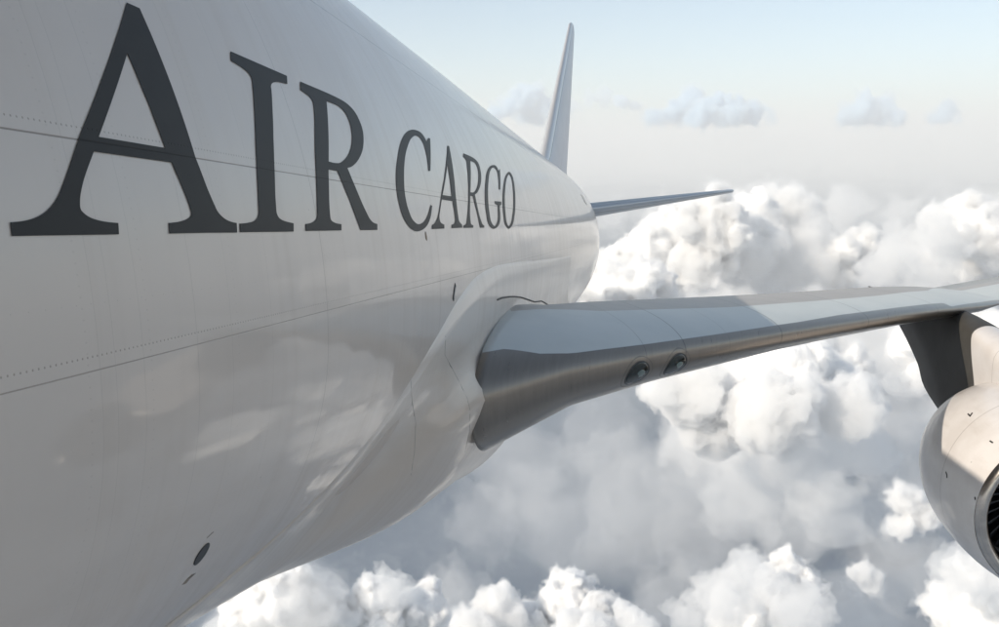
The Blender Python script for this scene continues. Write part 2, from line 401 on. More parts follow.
print('fairing', gb.round(2).tolist(), ev.round(3).tolist())
fv = V.reshape(-1, 3)
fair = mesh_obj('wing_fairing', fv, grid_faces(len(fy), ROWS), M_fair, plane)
fair_bvh = BVHTree.FromPolygons([Vector(v) for v in fv], grid_faces(len(fy), ROWS))

# ---- wing
LE_S = (17.75 - 7.2) / (10.8 - 3.3)
def le(x): return np.where(x < 3.3, 7.2 + (3.3 - x) * 5.0, np.where(x < 12, 7.2 + LE_S * (x - 3.3), 7.2 + LE_S * 8.7 + 1.15 * (x - 12)))
def uc(x): return np.interp(x, [2.4, 3.3, 10.8, 31], [2.9, 2.8, 2.9, 1.2])
def chord(x): return np.interp(x, [2.4, 3.3, 12, 31], [13.5, 13, 8.5, 3.4])
def trace_x(pts, dfun):
    """photo outline -> (x, z) of the curve lying on the vertical sheet y = dfun(x)"""
    out = []
    for px, py in pts:
        r = ray(px, py); lo, hi = 2.0, 34.0
        xs = np.linspace(2.4, 20, 3000); t = (dfun(xs) - CAM[1]) / r[1]
        f = CAM[0] + t * r[0] - xs
        i = np.where(np.sign(f[:-1]) != np.sign(f[1:]))[0]
        if len(i): i = i[0]; x = xs[i]; t0 = (dfun(np.array(x)) ) / r[1]; out.append((x, CAM[2] + t0 * r[2]))
    out.sort(); return np.array(out)
bot = trace_x([(468,459),(485,451),(500,443),(520,431),(550,415),(575,404),(600,395),(650,382),(700,370),(750,356),(800,344),(850,335),(900,325),(950,317),(999,305)], lambda x: le(x) + .25)
top = trace_x([(520,306),(560,303),(600,301),(650,299),(700,297),(800,292),(900,286),(999,280)], lambda x: le(x) + uc(x) * .9)
print('wing bottom', bot.round(2).tolist()); print('wing top', top.round(2).tolist())
zb_tab, zt_tab = bot.copy(), top.copy()
def zbot(x): return np.interp(x, zb_tab[:, 0], zb_tab[:, 1]) + np.clip(x - zb_tab[-1, 0], 0, 40) * .07
def ztop(x): return np.interp(x, zt_tab[:, 0], zt_tab[:, 1]) + np.clip(x - zt_tab[-1, 0], 0, 40) * .055
xs_w = np.concatenate([np.linspace(2.7, 3.26, 6), np.linspace(3.3, 13, 124), np.linspace(13.4, 31, 40)])
us = 1 - np.cos(np.linspace(0, np.pi / 2, 40))   # 0..1 nose to crest
def wing_verts():
    out = []
    for x in xs_w:
        L, C, U = float(le(x)), float(chord(x)), float(uc(x))
        zt, zb = float(ztop(x)), float(zbot(x))
        H = zt - zb; nose = zb + H * .5; pts = []
        zte = zt * (L + C) / (L + U) - .10 - .012 * (C - U)
        for t in us[::-1]:                        # crest -> nose over the top
            pts.append((t * U, nose + (zt - nose) * (1 - (1 - t) ** 2.2) ** (1 / 2.15)))
        for t in us[1:]:                          # nose -> under
            pts.append((t * .5 * U, nose + (zb - nose) * (1 - (1 - t) ** 2.4) ** (1 / 2.3)))
        for t in np.linspace(0, 1, 14)[1:]:       # underside to trailing edge
            pts.append((.5 * U + t * (C - .5 * U), zb + (zte - .03 - zb) * t ** 1.3))
        for t in np.linspace(0, 1, 16)[1:-1]:     # trailing edge to crest over the top
            u = C + t * (U - C); k = (C - u) / (C - U)
            pts.append((u, zt - (zt - zte) * (1 - k) ** 1.15))
        out.append([(x, L + u, z) for u, z in pts])
    return np.array(out)
BOTP = [(470,458),(485,451),(500,443),(520,431),(550,415),(575,404),(600,395),(650,382),(700,370),(750,356),(800,344),(850,335),(900,325),(950,317),(995,306)]
TOPP = [(524,306),(560,303),(600,301),(650,299),(700,297),(800,292),(900,286),(995,280)]
for it in range(6):
    V = wing_verts()
    for tab, P_, sg in ((zb_tab, BOTP, 1), (zt_tab, TOPP, -1)):
        e = sorted([(P[0], d * P[1] / F) for d, P in envelope(V[xs_w > 3.2], P_, sg) if P is not None])
        tab[:, 1] += np.interp(tab[:, 0], [q[0] for q in e], [q[1] for q in e]) * .9
    zs = np.linspace(3.2, 12.2, 12)
    if it in (2, 4):                          # keep the leading edge fair
        c_ = np.polyfit(zb_tab[:, 0], zb_tab[:, 1], 5); zb_tab = np.stack([zs, np.polyval(c_, zs)], 1)
        c_ = np.polyfit(zt_tab[:, 0], zt_tab[:, 1], 3); zt_tab = np.stack([zs, np.polyval(c_, zs)], 1)
print('wing err', [round(float(q[1]), 3) for q in e])
V = wing_verts(); ring = V.shape[1]; wv = V.reshape(-1, 3)
wa_u = (V[:, :, 1] - le(xs_w)[:, None]).reshape(-1)
wf = grid_faces(len(xs_w), ring, wrap=True, flip=False)
wf.append(tuple((len(xs_w) - 1) * ring + j for j in range(ring)))
wx0 = wv[:, 0]
bvh_w = BVHTree.FromPolygons([Vector(v) for v in wv], wf)
def band(pts):
    o = []
    for p in pts:
        loc, _ = hit(bvh_w, *p)
        if loc is not None: o.append((loc.x, loc.y - float(le(loc.x))))
    o.sort(); return np.array(o)
b1 = band([(505,349),(540,354),(570,354),(600,350),(650,344),(700,337),(760,328),(800,322),(840,315),(925,304.5),(943,303),(951,307),(975,303),(997,300)])
b2 = band([(540,309),(600,311),(732,307),(800,302),(879,295.5),(928,290.5),(934,288),(995,284.5)])
wv_ = np.array(wv); wx = wv_[:, 0]; wu = np.array(wa_u)
upper = (wv_[:, 2] > (zbot(wx) + ztop(wx)) / 2 - .02)
f1 = np.interp(wx, b1[:, 0], b1[:, 1]); f2 = np.interp(wx, b2[:, 0], b2[:, 1])
print('bands', b1.round(2).tolist(), b2.round(2).tolist())
d1 = np.where(upper, wu - f1, -1.0 * np.ones_like(wu) - wu); d2 = np.where(upper, wu - f2, -1.0 - wu)

def wing_mat():
    s = NT('wing_skin'); v, xyz = s.coords(); x, y, z = xyz
    a1, a2 = s.attr('edge'), s.attr('deck')
    n = s.noise(v, 1.1, 5, .6); sc = s.noise(v, 5.0, 6, .7, sc3=(.25, 1.0, 3.0)); f = s.noise(v, 1.0, 6, .65, sc3=(30, 2.5, 2.5))
    metal_c = s.mix(s.ramp(f, .3, .7), (.215, .19, .165), (.24, .215, .188))
    metal_c = s.mix(s.math('MULTIPLY', s.ramp(n, .5, .75), .5), metal_c, (.18, .16, .14))
    panel_c = s.mix(s.ramp(n, .35, .65), (.48, .51, .505), (.52, .545, .535))
    deck_c = s.mix(s.ramp(sc, .3, .7), (.30, .28, .265), (.35, .325, .305))
    e1 = s.ramp(a1, -.004, .004); e2 = s.ramp(a2, -.01, .01)
    c = s.mix(e1, metal_c, panel_c); c = s.mix(e2, c, deck_c)
    # chordwise joints, canted like the ribs
    q = s.math('ADD', s.math('MULTIPLY', x, 1.0), s.math('MULTIPLY', s.math('SUBTRACT', y, s.math('MULTIPLY', x, LE_S)), .28))
    lines = 0.0
    for k, (p, wd, st) in enumerate(((4.02, .004, .5), (4.45, .006, .8), (5.0, .004, .35), (5.75, .007, .85), (7.35, .008, .8), (9.1, .01, .6), (11.6, .012, .6))):
        l = s.math('MULTIPLY', s.line(q, p + .75 - .28 * (7.2 - 3.3 * LE_S) * -1, wd), st)
        lines = s.math('MAXIMUM', lines, l)
    lines = s.math('MAXIMUM', lines, s.math('MULTIPLY', s.line(a1, 0.0, .012), .55))
    c = s.mix(s.math('MULTIPLY', lines, .8), c, (.06, .055, .05))
    met = s.math('SUBTRACT', 1.0, e1)
    rough = s.math('ADD', s.math('MULTIPLY', met, s.ramp(f, .25, .75, -.15, -.07)), .42)
    s.bsdf(c, rough, s.math('MULTIPLY', met, .88), 0.08, bump=s.math('ADD', s.math('MULTIPLY', f, .06), s.math('ADD', n, s.math('MULTIPLY', lines, -.5))), bstr=.25, bdist=.006)
    return s.m
wing = mesh_obj('wing', wv, wf, wing_mat(), plane, attrs={'edge': d1, 'deck': d2})

# landing lights in the leading edge
def disc_on(name, bvh, px, py, rx, mat, parent, lift=0.0, dome=0.0, thick=.0, ring=0, asp=1.0, seg=40, base=None, inner=0.0, twist=0.0, follow=False):
    loc, nor = base if base else hit(bvh, px, py)
    if nor.dot(Vector(ray(px, py))) > 0: nor = -nor
    t1 = nor.cross(Vector((0, 0, 1))).normalized(); t2 = nor.cross(t1)
    if twist: t1, t2 = t1 * math.cos(twist) + t2 * math.sin(twist), t2 * math.cos(twist) - t1 * math.sin(twist)
    vs, fs = [], []
    K = 8
    for i in range(K + 1):
        q = inner + (1 - inner) * i / K
        for j in range(seg):
            a = 2 * math.pi * j / seg
            vs.append(loc + t1 * (math.cos(a) * rx * asp * q) + t2 * (math.sin(a) * rx * q) + nor * (lift + dome * (1 - q * q)))
    if follow:                                # let it follow the curved skin
        for i, p in enumerate(vs):
            h = (p - loc).dot(nor); q, n2, _, _ = bvh.ray_cast(p + nor * .3, -nor)
            if q is not None: vs[i] = q + nor * h
    fs = grid_faces(K + 1, seg, wrap=True)
    base_i = len(vs)
    for j in range(seg):                      # skirt going into the skin
        a = 2 * math.pi * j / seg
        vs.append(vs[K * seg + j] - nor * (thick + .02 + lift))
    fs += [(K * seg + j, K * seg + (j + 1) % seg, base_i + (j + 1) % seg, base_i + j) for j in range(seg)]
    return mesh_obj(name, vs, fs, mat, parent), (loc, nor)
def glass_mat():
    s = NT('landing_light_glass'); v, _ = s.coords()
    s.bsdf((.010, .015, .013), .08, 0.0, 0.0, spec=.4); return s.m
M_glass = glass_mat()
M_ring = simple('ring_sealant', (.13, .12, .11), .5, .3); M_bezel = simple('light_bezel', (.05, .047, .045), .5, .3)
M_lamp = simple('lamp_reflector', (.13, .17, .155), .3, .4, .3)
for (px, py) in ((637.5, 374.5), (676, 366.0)):
    Lb, base = disc_on('landing_light', bvh_w, px, py, .146, M_bezel, wing, lift=.003, inner=.90, asp=1.4, follow=True)
    for it in (1,):
        g, _ = disc_on('lens', bvh_w, px, py, .134, M_glass, Lb, lift=.003, dome=.010, base=base, asp=1.4, follow=True)
    loc, nor = base
    l2 = loc + nor * .0155 + Vector((.022, .03, .012))
    disc_on('fastener_ring', bvh_w, px, py, .185, M_ring, Lb, lift=.001, inner=.965, asp=1.4, follow=True, base=base)
    disc_on('lamp', bvh_w, px, py, .045, M_lamp, Lb, lift=.0, dome=.004, base=(l2, nor), asp=1.6)

# ---- tail surfaces
def foil_sections(secs, n=26):
    """secs: list of (origin(LE) xyz, chord, thickness, axis 'x' or 'z')"""
    vs, attr = [], []
    t = 1 - np.cos(np.linspace(0, np.pi / 2, n))
    prof = 2.97 * np.sqrt(t) - 1.26 * t - 3.516 * t ** 2 + 2.843 * t ** 3 - 1.036 * t ** 4
    for (ox, oy, oz), c, th, ax in secs:
        for sgn in (1, -1):
            rng_ = range(n) if sgn == 1 else range(n - 2, 0, -1)
            for i in rng_:
                d = prof[i] * th * .5 * sgn
                vs.append((ox + (d if ax == 'x' else 0), oy + t[i] * c, oz + (d if ax == 'z' else 0))); attr.append(t[i] * c)
    return vs, attr, 2 * n - 2
def tail_mat(name, base, lead, wd):
    s = NT(name); v, _ = s.coords(); a = s.attr('chordpos')
    n = s.noise(v, .7, 4, .6)
    c = s.mix(s.ramp(n, .35, .65), tuple(q * .94 for q in base), base)
    e = s.ramp(a, wd + .03, wd - .03)
    c = s.mix(e, c, lead); c = s.mix(s.math('MULTIPLY', s.line(a, wd, .07), .8), c, (.10, .11, .12))
    c = s.mix(s.math('MULTIPLY', s.line(a, wd * 6.5, .05), .5), c, (.15, .15, .15))
    s.bsdf(c, s.math('MULTIPLY_ADD', e, -.12, .42), s.math('MULTIPLY', e, .5), .1); return s.m
fs_, fa, rg = foil_sections([((0, 38.5, 2.0), 21.5, 1.1, 'x'), ((0, 40.5, 2.6), 18.5, 1.05, 'x'), ((0, 43.1, 3.56), 14.0, .95, 'x'), ((0, 51.0, 8.45), 9.0, .62, 'x'),
                             ((0, 58.75, 13.25), 3.9, .30, 'x'), ((0, 59.6, 13.5), 3.0, .2, 'x'), ((0, 60.6, 13.62), 1.8, .08, 'x')])
fin = mesh_obj('tail_fin', fs_, grid_faces(7, rg, wrap=True, flip=True) + [tuple(6 * rg + j for j in range(rg))], tail_mat('fin_paint', (.55, .56, .60), (.62, .60, .58), .75), plane, attrs={'chordpos': fa})
ss = []
for x in (1.0, 2.2, 4.5, 7, 9.5, 10.7, 11.0, 11.12):
    k = (x - 2.2) / (11.1 - 2.2)
    zz = 1.25 + k * 1.42
    ch = 8.2 - 5.6 * k; ch *= (1 if x < 10.6 else (.8 if x < 10.9 else .55 if x < 11.1 else .3))
    th = .85 - .60 * k if x < 11.05 else .06
    ss.append(((x, 53.5 + 9.9 * k + (0 if x < 10.6 else (11.1 - ch / 2.6 * 0) * 0 + (2.6 - ch) * .35), zz), ch, th, 'z'))
sv, sa, rg = foil_sections(ss)
stab = mesh_obj('tailplane', sv, grid_faces(len(ss), rg, wrap=True) + [tuple((len(ss) - 1) * rg + j for j in range(rg))], tail_mat('tailplane_paint', (.34, .38, .42), (.50, .52, .54), .45), plane, attrs={'chordpos': sa})

# ---- engine and pylon
EX = 10.66
def lathe(name, prof, mat, parent, seg=96, smooth=True):
    """prof: (y, r) along the nacelle axis, which rises slightly towards the tail"""
    vs = []
    for y, r in prof:
        zc = -4.02 + (y - 13.0) * .108
        for j in range(seg):
            a = 2 * math.pi * j / seg
            vs.append((EX + r * math.cos(a), y + (r * math.sin(a)) * -.108 * .9, zc + r * math.sin(a)))
    return mesh_obj(name, vs, grid_faces(len(prof), seg, wrap=True, flip=True), mat, parent, smooth)
def smooth_prof(p, n=6):
    p = [np.array(q, float) for q in p]; out = []
    for i in range(len(p) - 1):
        p0 = p[max(i - 1, 0)]; p3 = p[min(i + 2, len(p) - 1)]
        for j in range(n):
            t = j / n
            out.append(tuple(.5 * (2 * p[i] + (p[i + 1] - p0) * t + (2 * p0 - 5 * p[i] + 4 * p[i + 1] - p3) * t * t + (-p0 + 3 * p[i] - 3 * p[i + 1] + p3) * t ** 3)))
    out.append(tuple(p[-1])); return out
def nac_mat():
    s = NT('nacelle_paint'); v, xyz = s.coords(); x, y, z = xyz
    n = s.noise(v, 1.6, 5, .6); st = s.noise(v, 1.0, 5, .6, sc3=(3, .6, 3))
    c = s.mix(s.ramp(n, .35, .65), (.60, .565, .54), (.66, .63, .61))
    c = s.mix(s.math('MULTIPLY', s.ramp(st, .55, .8), .35), c, (.36, .30, .25))
    ln = s.math('MAXIMUM', s.math('MULTIPLY', s.line(y, 14.05, .012), .35), s.math('MULTIPLY', s.line(y, 15.3, .012), .45))
    sp = s.n('ShaderNodeTexVoronoi'); s.t.links.new(v, sp.inputs['Vector']); sp.inputs['Scale'].default_value = 3.5
    spots = s.math('MULTIPLY', s.ramp(sp.outputs['Distance'], .06, .03), s.ramp(s.noise(v, 2.3, 2), .5, .6))
    c = s.mix(s.math('MAXIMUM', ln, s.math('MULTIPLY', spots, .8)), c, (.07, .05, .04))
    s.bsdf(c, .32, 0.0, .4, bump=s.math('SUBTRACT', n, ln), bstr=.2, bdist=.01); return s.m
M_nac = nac_mat()
eng = lathe('engine', smooth_prof([(13.10, 1.245), (13.35, 1.31), (13.8, 1.385), (14.4, 1.42), (15.0, 1.40), (15.6, 1.26), (16.1, 1.03), (16.1, .99), (15.9, .97)]), M_nac, plane)
eng['label'] = 'engine nacelle half in shadow with bright metal inlet'
lip = lathe('inlet_lip', smooth_prof([(13.115, 1.246), (13.04, 1.215), (13.0, 1.165), (13.015, 1.11), (13.1, 1.065), (13.3, 1.03)]), M_chrome, eng)
lathe('inlet_duct', smooth_prof([(13.28, 1.032), (13.6, 1.03), (14.2, 1.06), (14.7, 1.08)]), simple('duct_lining', (.10, .10, .105), .5), eng)
# fan
vs, fs = [], []
NB = 38
for b in range(NB):
    a0 = 2 * math.pi * b / NB
    for i in range(7):
        r = .30 + .76 * i / 6; tw = .35 + .65 * i / 6
        for k in range(2):
            da = (k - .5) * .21 * (1 if i else .8) * (.5 / max(r, .4)) ** .6; dy = (k - .5) * .34 * (1.2 - tw)
            a = a0 + da + i * .03
            vs.append((EX + r * math.cos(a), 13.95 + dy - r * math.sin(a) * .097, -4.02 + .95 * .108 + r * math.sin(a)))
    o = b * 14
    fs += [(o + 2 * i, o + 2 * i + 1, o + 2 * i + 3, o + 2 * i + 2) for i in range(6)]
fan = mesh_obj('fan', vs, fs, M_fan, eng)
sd = fan.modifiers.new('thick', 'SOLIDIFY'); sd.thickness = .012
lathe('fan_disc', [(14.35, 1.07), (14.36, .6), (14.36, .01)], M_dark, eng)
lathe('spinner', smooth_prof([(14.05, .32), (13.85, .29), (13.6, .18), (13.48, .01)]), simple('spinner_paint', (.12, .12, .12), .4), eng)
lathe('core_cowl', smooth_prof([(15.7, .80), (16.3, .74), (16.9, .60), (17.3, .46), (17.35, .42), (17.2, .40)]), M_core, eng)
# pylon: stack of plan sections
def pylon():
    lv = [ # z, y_front, y_back, half thickness
        (-1.50, 17.9, 24.6, .10), (-1.56, 17.2, 24.2, .17), (-1.66, 16.4, 23.7, .24), (-1.80, 15.5, 23.0, .29), (-2.0, 14.6, 22.1, .32), (-2.25, 13.9, 21.4, .33), (-2.55, 13.5, 20.7, .33),
        (-2.9, 13.4, 20.0, .34), (-3.3, 13.4, 19.5, .35), (-3.7, 13.5, 18.2, .3)]
    lv = smooth_prof(lv, 4); vs = []; n = 24
    for z, yf, yb, h in lv:
        L = yb - yf
        t = (1 - np.cos(np.linspace(0, np.pi, n))) / 2
        hw = h * np.minimum(1, np.sqrt(np.clip(1 - (1 - np.clip(t * L / 1.1, 0, 1)) ** 2, 0, 1))) * np.clip((1 - t) * 3.0, 0.06, 1) ** .7
        for sgn in (1, -1):
            for i in (range(n) if sgn == 1 else range(n - 2, 0, -1)):
                vs.append((EX + hw[i] * sgn, yf + t[i] * L, z))
    rg = 2 * n - 2
    return mesh_obj('pylon', vs, grid_faces(len(lv), rg, wrap=True, flip=False) + [tuple(range(rg))], pyl_mat(), plane)
def pyl_mat():
    s = NT('pylon_paint'); v, xyz = s.coords(); x, y, z = xyz
    n = s.noise(v, 1.5, 5, .6)
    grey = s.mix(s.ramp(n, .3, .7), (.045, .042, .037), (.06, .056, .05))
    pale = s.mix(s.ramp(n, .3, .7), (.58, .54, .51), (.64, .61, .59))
    q = s.math('ADD', y, s.math('MULTIPLY', z, -.42))        # aft of this slant the wing's shade is put into the paint
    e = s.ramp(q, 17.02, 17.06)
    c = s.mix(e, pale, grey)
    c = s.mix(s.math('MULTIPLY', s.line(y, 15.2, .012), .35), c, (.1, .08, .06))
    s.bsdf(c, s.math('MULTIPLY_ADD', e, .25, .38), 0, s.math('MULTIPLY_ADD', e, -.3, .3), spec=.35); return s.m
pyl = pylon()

# ---- small fittings on the hull
def on_hull(name, px, py, rx, asp, mat, **kw):
    o, _ = disc_on(name, hull_bvh, px, py, rx, mat, hull, asp=asp, **kw); return o
on_hull('port_hole', 201.5, 554, .047, 1.0, M_port, lift=.003, thick=0)
on_hull('drain_mast', 426, 236, .032, .8, M_tan, lift=.001, dome=.004)
def skin_strip(name, pts, width, mat, parent, bvh, lift=.006, h=.006):
    """a thin raised strip laid along traced points of a surface"""
    P = []
    for p in pts:
        loc, nor = hit(bvh, *p)
        if loc is None: continue
        if nor.dot(loc - Vector(CAM)) > 0: nor = -nor
        P.append((loc, nor))
    vs = []
    for i, (l, n) in enumerate(P):
        t = (P[min(i + 1, len(P) - 1)][0] - P[max(i - 1, 0)][0]).normalized(); s_ = n.cross(t).normalized()
        for a, b in ((-1, -1), (-1, 1), (1, 1), (1, -1)): vs.append(l + s_ * (a * width / 2) + n * (lift + (h if b > 0 else -.02)))
    f = grid_faces(len(P), 4, wrap=True) + [(3, 2, 1, 0), tuple(len(vs) - 4 + j for j in range(4))]
    return mesh_obj(name, vs, f, mat, parent, smooth=False)
skin_strip('door_latch', [(455.3, 285), (454.6, 289), (453.8, 294), (453, 300)], .045, M_dark, hull, hull_bvh, 0, .004)
skin_strip('latch_plate', [(455.0, 286.6), (454.3, 291), (453.4, 298)], .022, simple('latch_metal', (.30, .30, .29), .35, .5), hull, hull_bvh, .003, .004)

skin_strip('rubber_seal', [(497,299.8),(501.7,297.9),(509.4,296.7),(515,296.6),(520.9,297.3),(528.5,299.8),(534.9,302.0),(538,301.6),(541.3,301),(545,303),(548,305)], .016, M_dark, fair, fair_bvh, .004, .004)
M_seam = simple('seam_sealant', (.24, .21, .18), .6); M_faint = simple('faint_seam', (.36, .335, .31), .5)
for pts, wd in (([(410.4,375.4),(412,401),(415.7,423),(414.5,452),(411,475)], .003), ([(445.4,336),(444.8,354.6),(459.9,383.4),(467,398),(470,410),(469.6,429.6),(465,452)], .003)):
    P = [pts[0]]
    for a, b in zip(pts[:-1], pts[1:]): P += [(a[0] + (b[0] - a[0]) * t / 4, a[1] + (b[1] - a[1]) * t / 4) for t in (1, 2, 3, 4)]
    skin_strip('panel_seam', P, wd, M_faint, fair, fair_bvh, .0006, .0012)
for k in range(4):                            # tiny placard lines below the port hole
    skin_strip('placard_line', [(182 + k * 1.2, 585 - k * .4), (187 + k * 1.2, 579 - k * .4), (192 + k * 1.2, 574.5 - k * .4)], .0022, M_seam, hull, hull_bvh, .0006, .0008)
skin_strip('placard_line', [(207, 538), (211, 534), (213.5, 532)], .003, M_seam, hull, hull_bvh, .0006, .0008)
for k in range(3):
    skin_strip('tail_marking', [(581 + k * 1.6, 195 + k * 3.2), (583.5 + k * 1.6, 198 + k * 3.2)], .05, M_seam, hull, hull_bvh, .002, .002)

nac_bvh = BVHTree.FromPolygons([v.co for v in eng.data.vertices], [tuple(p.vertices) for p in eng.data.polygons])
for pts in ([(968, 414), (970.5, 416.5)], [(970, 416.5), (972.5, 413)], [(990, 441), (993, 443)]):
    skin_strip('drain_slot', pts, .022, M_dark, eng, nac_bvh, .003, .004)
skin_strip('cowl_latch', [(946, 472), (947, 475), (947, 478)], .02, M_dark, eng, nac_bvh, .003, .003)
skin_strip('cowl_latch', [(975, 497), (975.5, 500)], .02, M_dark, eng, nac_bvh, .003, .003)
# ------------------------------------------------------------------ clouds
W3 = np.array(PLANE.to_3x3())
def wray(px, py):
    d = W3 @ ray(px, py); return d / np.linalg.norm(d[:2])        # unit horizontal length
def at(px, py, dist):
    """world point seen at photo position (px, py) at a horizontal distance"""
    return np.array([CAM[0], 0, 0]) + wray(px, py) * dist

def surface_net(f, org, h):
    """closed surface where the field f crosses 0 (f > 0 inside), as quads"""
    s = f > 0
    c = [s[dx:s.shape[0] - 1 + dx, dy:s.shape[1] - 1 + dy, dz:s.shape[2] - 1 + dz] for dx in (0, 1) for dy in (0, 1) for dz in (0, 1)]
    tot = sum(a.astype(np.int8) for a in c)
    cells = np.argwhere((tot > 0) & (tot < 8))
    idx = -np.ones([n - 1 for n in f.shape], np.int64); idx[tuple(cells.T)] = np.arange(len(cells))
    acc = np.zeros((len(cells), 3)); cnt = np.zeros(len(cells))
    cor = [np.array((dx, dy, dz)) for dx in (0, 1) for dy in (0, 1) for dz in (0, 1)]
    fv = [f[tuple((cells + k).T)] for k in cor]
    for i in range(8):
        for j in range(i + 1, 8):
            dlt = cor[j] - cor[i]
            if np.abs(dlt).sum() != 1: continue
            a, b = fv[i], fv[j]; m_ = (a > 0) != (b > 0)
            t = np.where(m_, a / np.where(m_, a - b, 1), 0)
            acc += np.where(m_[:, None], cor[i] + t[:, None] * dlt, 0); cnt += m_
    v = org + (cells + acc / cnt[:, None]) * h
    quads = []
    for ax in range(3):
        sl0 = [slice(1, -1)] * 3; sl1 = [slice(1, -1)] * 3
        sl0[ax] = slice(0, -1); sl1[ax] = slice(1, None)
        A, Bq = s[tuple(sl0)], s[tuple(sl1)]
        off = np.array([1, 1, 1]); off[ax] = 0
        for sg, msk in ((0, A & ~Bq), (1, ~A & Bq)):
            e = np.argwhere(msk) + off
            u, w_ = [(1, 2), (2, 0), (0, 1)][ax]
            du = np.zeros(3, int); du[u] = 1; dw = np.zeros(3, int); dw[w_] = 1
            q = np.stack([idx[tuple((e - k).T)] for k in (du + dw, dw, 0 * du, du)], 1)
            quads.append(q if sg == 0 else q[:, ::-1])
    return v, np.concatenate(quads)
def lattice_noise(shape, cell, seed):
    """smooth value noise on a voxel grid"""
    g = np.random.default_rng(seed)
    n = [int(math.ceil(k / cell)) + 3 for k in shape]
    L = g.random(n).astype(np.float32)
    for ax in range(3):
        p = np.arange(shape[ax]) / cell; i = p.astype(int); t = (p - i).astype(np.float32); t = t * t * (3 - 2 * t)
        sh = [1, 1, 1]; sh[ax] = -1; t = t.reshape(sh)
        L = np.take(L, i, ax) * (1 - t) + np.take(L, i + 1, ax) * t
    return L * 2 - 1
def cumulus_blobs(seeds, g, levels=3, kids=11, flat=None):
    """seeds: (centre, radius). Buds grow on buds, mostly upwards and outwards, like a cauliflower"""
    out = list(seeds); cur = list(seeds)
    for lv in range(levels):
        nxt = []
        for c, r in cur:
            k = kids if lv else int(kids * 1.5)
            for _ in range(k):
                d = g.normal(size=3); d[2] = d[2] * .9 + .35; d /= np.linalg.norm(d)
                rr = r * g.uniform(.16, .48)
                p = c + d * (r * g.uniform(.72, 1.0))
                if flat is not None and p[2] < flat: p[2] = flat + (p[2] - flat) * .25
                nxt.append((p, rr))
        out += nxt; cur = nxt
    return out
def cloud_mesh(blobs, h, seed, rough=1.0, flat=None, core=None):
    C_ = np.array([b[0] for b in blobs]); R_ = np.array([b[1] for b in blobs])
    lo = (C_ - R_[:, None]).min(0) - 7 * h; hi = (C_ + R_[:, None]).max(0) + 7 * h
    n = np.ceil((hi - lo) / h).astype(int) + 1
    f = np.full(n, -9.0 * h, np.float32)
    ax = [lo[k] + np.arange(n[k]) * h for k in range(3)]
    for c, r in blobs:
        if r < h * .8: continue
        m_ = r + 7 * h
        i0 = np.maximum(((c - m_ - lo) / h).astype(int), 0); i1 = np.minimum(((c + m_ - lo) / h).astype(int) + 2, n)
        X, Y, Z = (ax[k][i0[k]:i1[k]] - c[k] for k in range(3))
        d = r - np.sqrt(X[:, None, None] ** 2 + Y[None, :, None] ** 2 + Z[None, None, :] ** 2)
        v = f[i0[0]:i1[0], i0[1]:i1[1], i0[2]:i1[2]]
        np.maximum(v, d, out=v)
    if flat is not None:
        f = np.minimum(f, (ax[2] - flat)[None, None, :].astype(np.float32) + 1.5 * h * lattice_noise(f.shape, 9, seed + 9) * 2)
    for k, (cell, amp) in enumerate(((15, 2.6), (7, 1.6), (3.4, .65), (1.9, .35))):
        nz = lattice_noise(f.shape, cell, seed + k)
        f += (.75 - np.abs(nz) * 2.2) * amp * h * rough * .8
    def close(a):
        a = a.copy()
        a[(0, -1), :, :] = -h; a[:, (0, -1), :] = -h; a[:, :, (0, -1)] = -h
        return a
    lo_n = lattice_noise(f.shape, 17, seed + 20); mid_n = lattice_noise(f.shape, 6, seed + 21); hi_n = lattice_noise(f.shape, 2.7, seed + 22)
    rag = (.6 + 3.0 * lo_n + 3.4 * mid_n + 2.6 * hi_n) * h * rough
    out = [surface_net(close(f + rag), lo, h), surface_net(close(f - .6 * h + .5 * np.maximum(rag, 0) - .3 * h * hi_n), lo, h), surface_net(close(f - 1.6 * h), lo, h)]
    if core: out.append(surface_net(close(f - core), lo, h))
    return out
def main_body(v, q, second=.3):
    """drop the crumbs that broke off a surface"""
    if len(q) == 0: return v, q
    lab = np.arange(len(v)); e0 = q.ravel(); e1 = np.roll(q, 1, 1).ravel()
    while True:
        m_ = np.minimum(lab[e0], lab[e1]); new = lab.copy()
        np.minimum.at(new, e0, m_); np.minimum.at(new, e1, m_); new = new[new]
        if (new == lab).all(): break
        lab = new
    fl = lab[q[:, 0]]; ids, n = np.unique(fl, return_counts=True)
    keep = ids[(n == n.max()) | (n > second * len(q))]
    return v, q[np.isin(fl, keep)]
def quad_obj(name, v, q, mat, parent=None):
    use = np.unique(q); back = np.zeros(len(v), np.int64); back[use] = np.arange(len(use)); v = v[use]; q = back[q]
    me = bpy.data.meshes.new(name)
    me.vertices.add(len(v)); me.vertices.foreach_set('co', v.astype(np.float32).ravel())
    me.loops.add(len(q) * 4); me.loops.foreach_set('vertex_index', q.astype(np.int32).ravel())
    me.polygons.add(len(q)); me.polygons.foreach_set('loop_start', np.arange(len(q), dtype=np.int32) * 4)
    me.polygons.foreach_set('use_smooth', np.ones(len(q), bool))
    me.update(calc_edges=True); me.validate(); me.materials.append(mat)
    o = bpy.data.objects.new(name, me); col.objects.link(o)
    if parent: o.parent = parent
    return o
def vapour(name, dens, color=(1, 1, 1), aniso=0.0):
    s = NT(name); p = s.n('ShaderNodeVolumePrincipled')
    p.inputs['Color'].default_value = (*color, 1); p.inputs['Density'].default_value = dens; p.inputs['Anisotropy'].default_value = aniso
    s.t.links.new(p.outputs[0], s.out.inputs[1]); return s.m
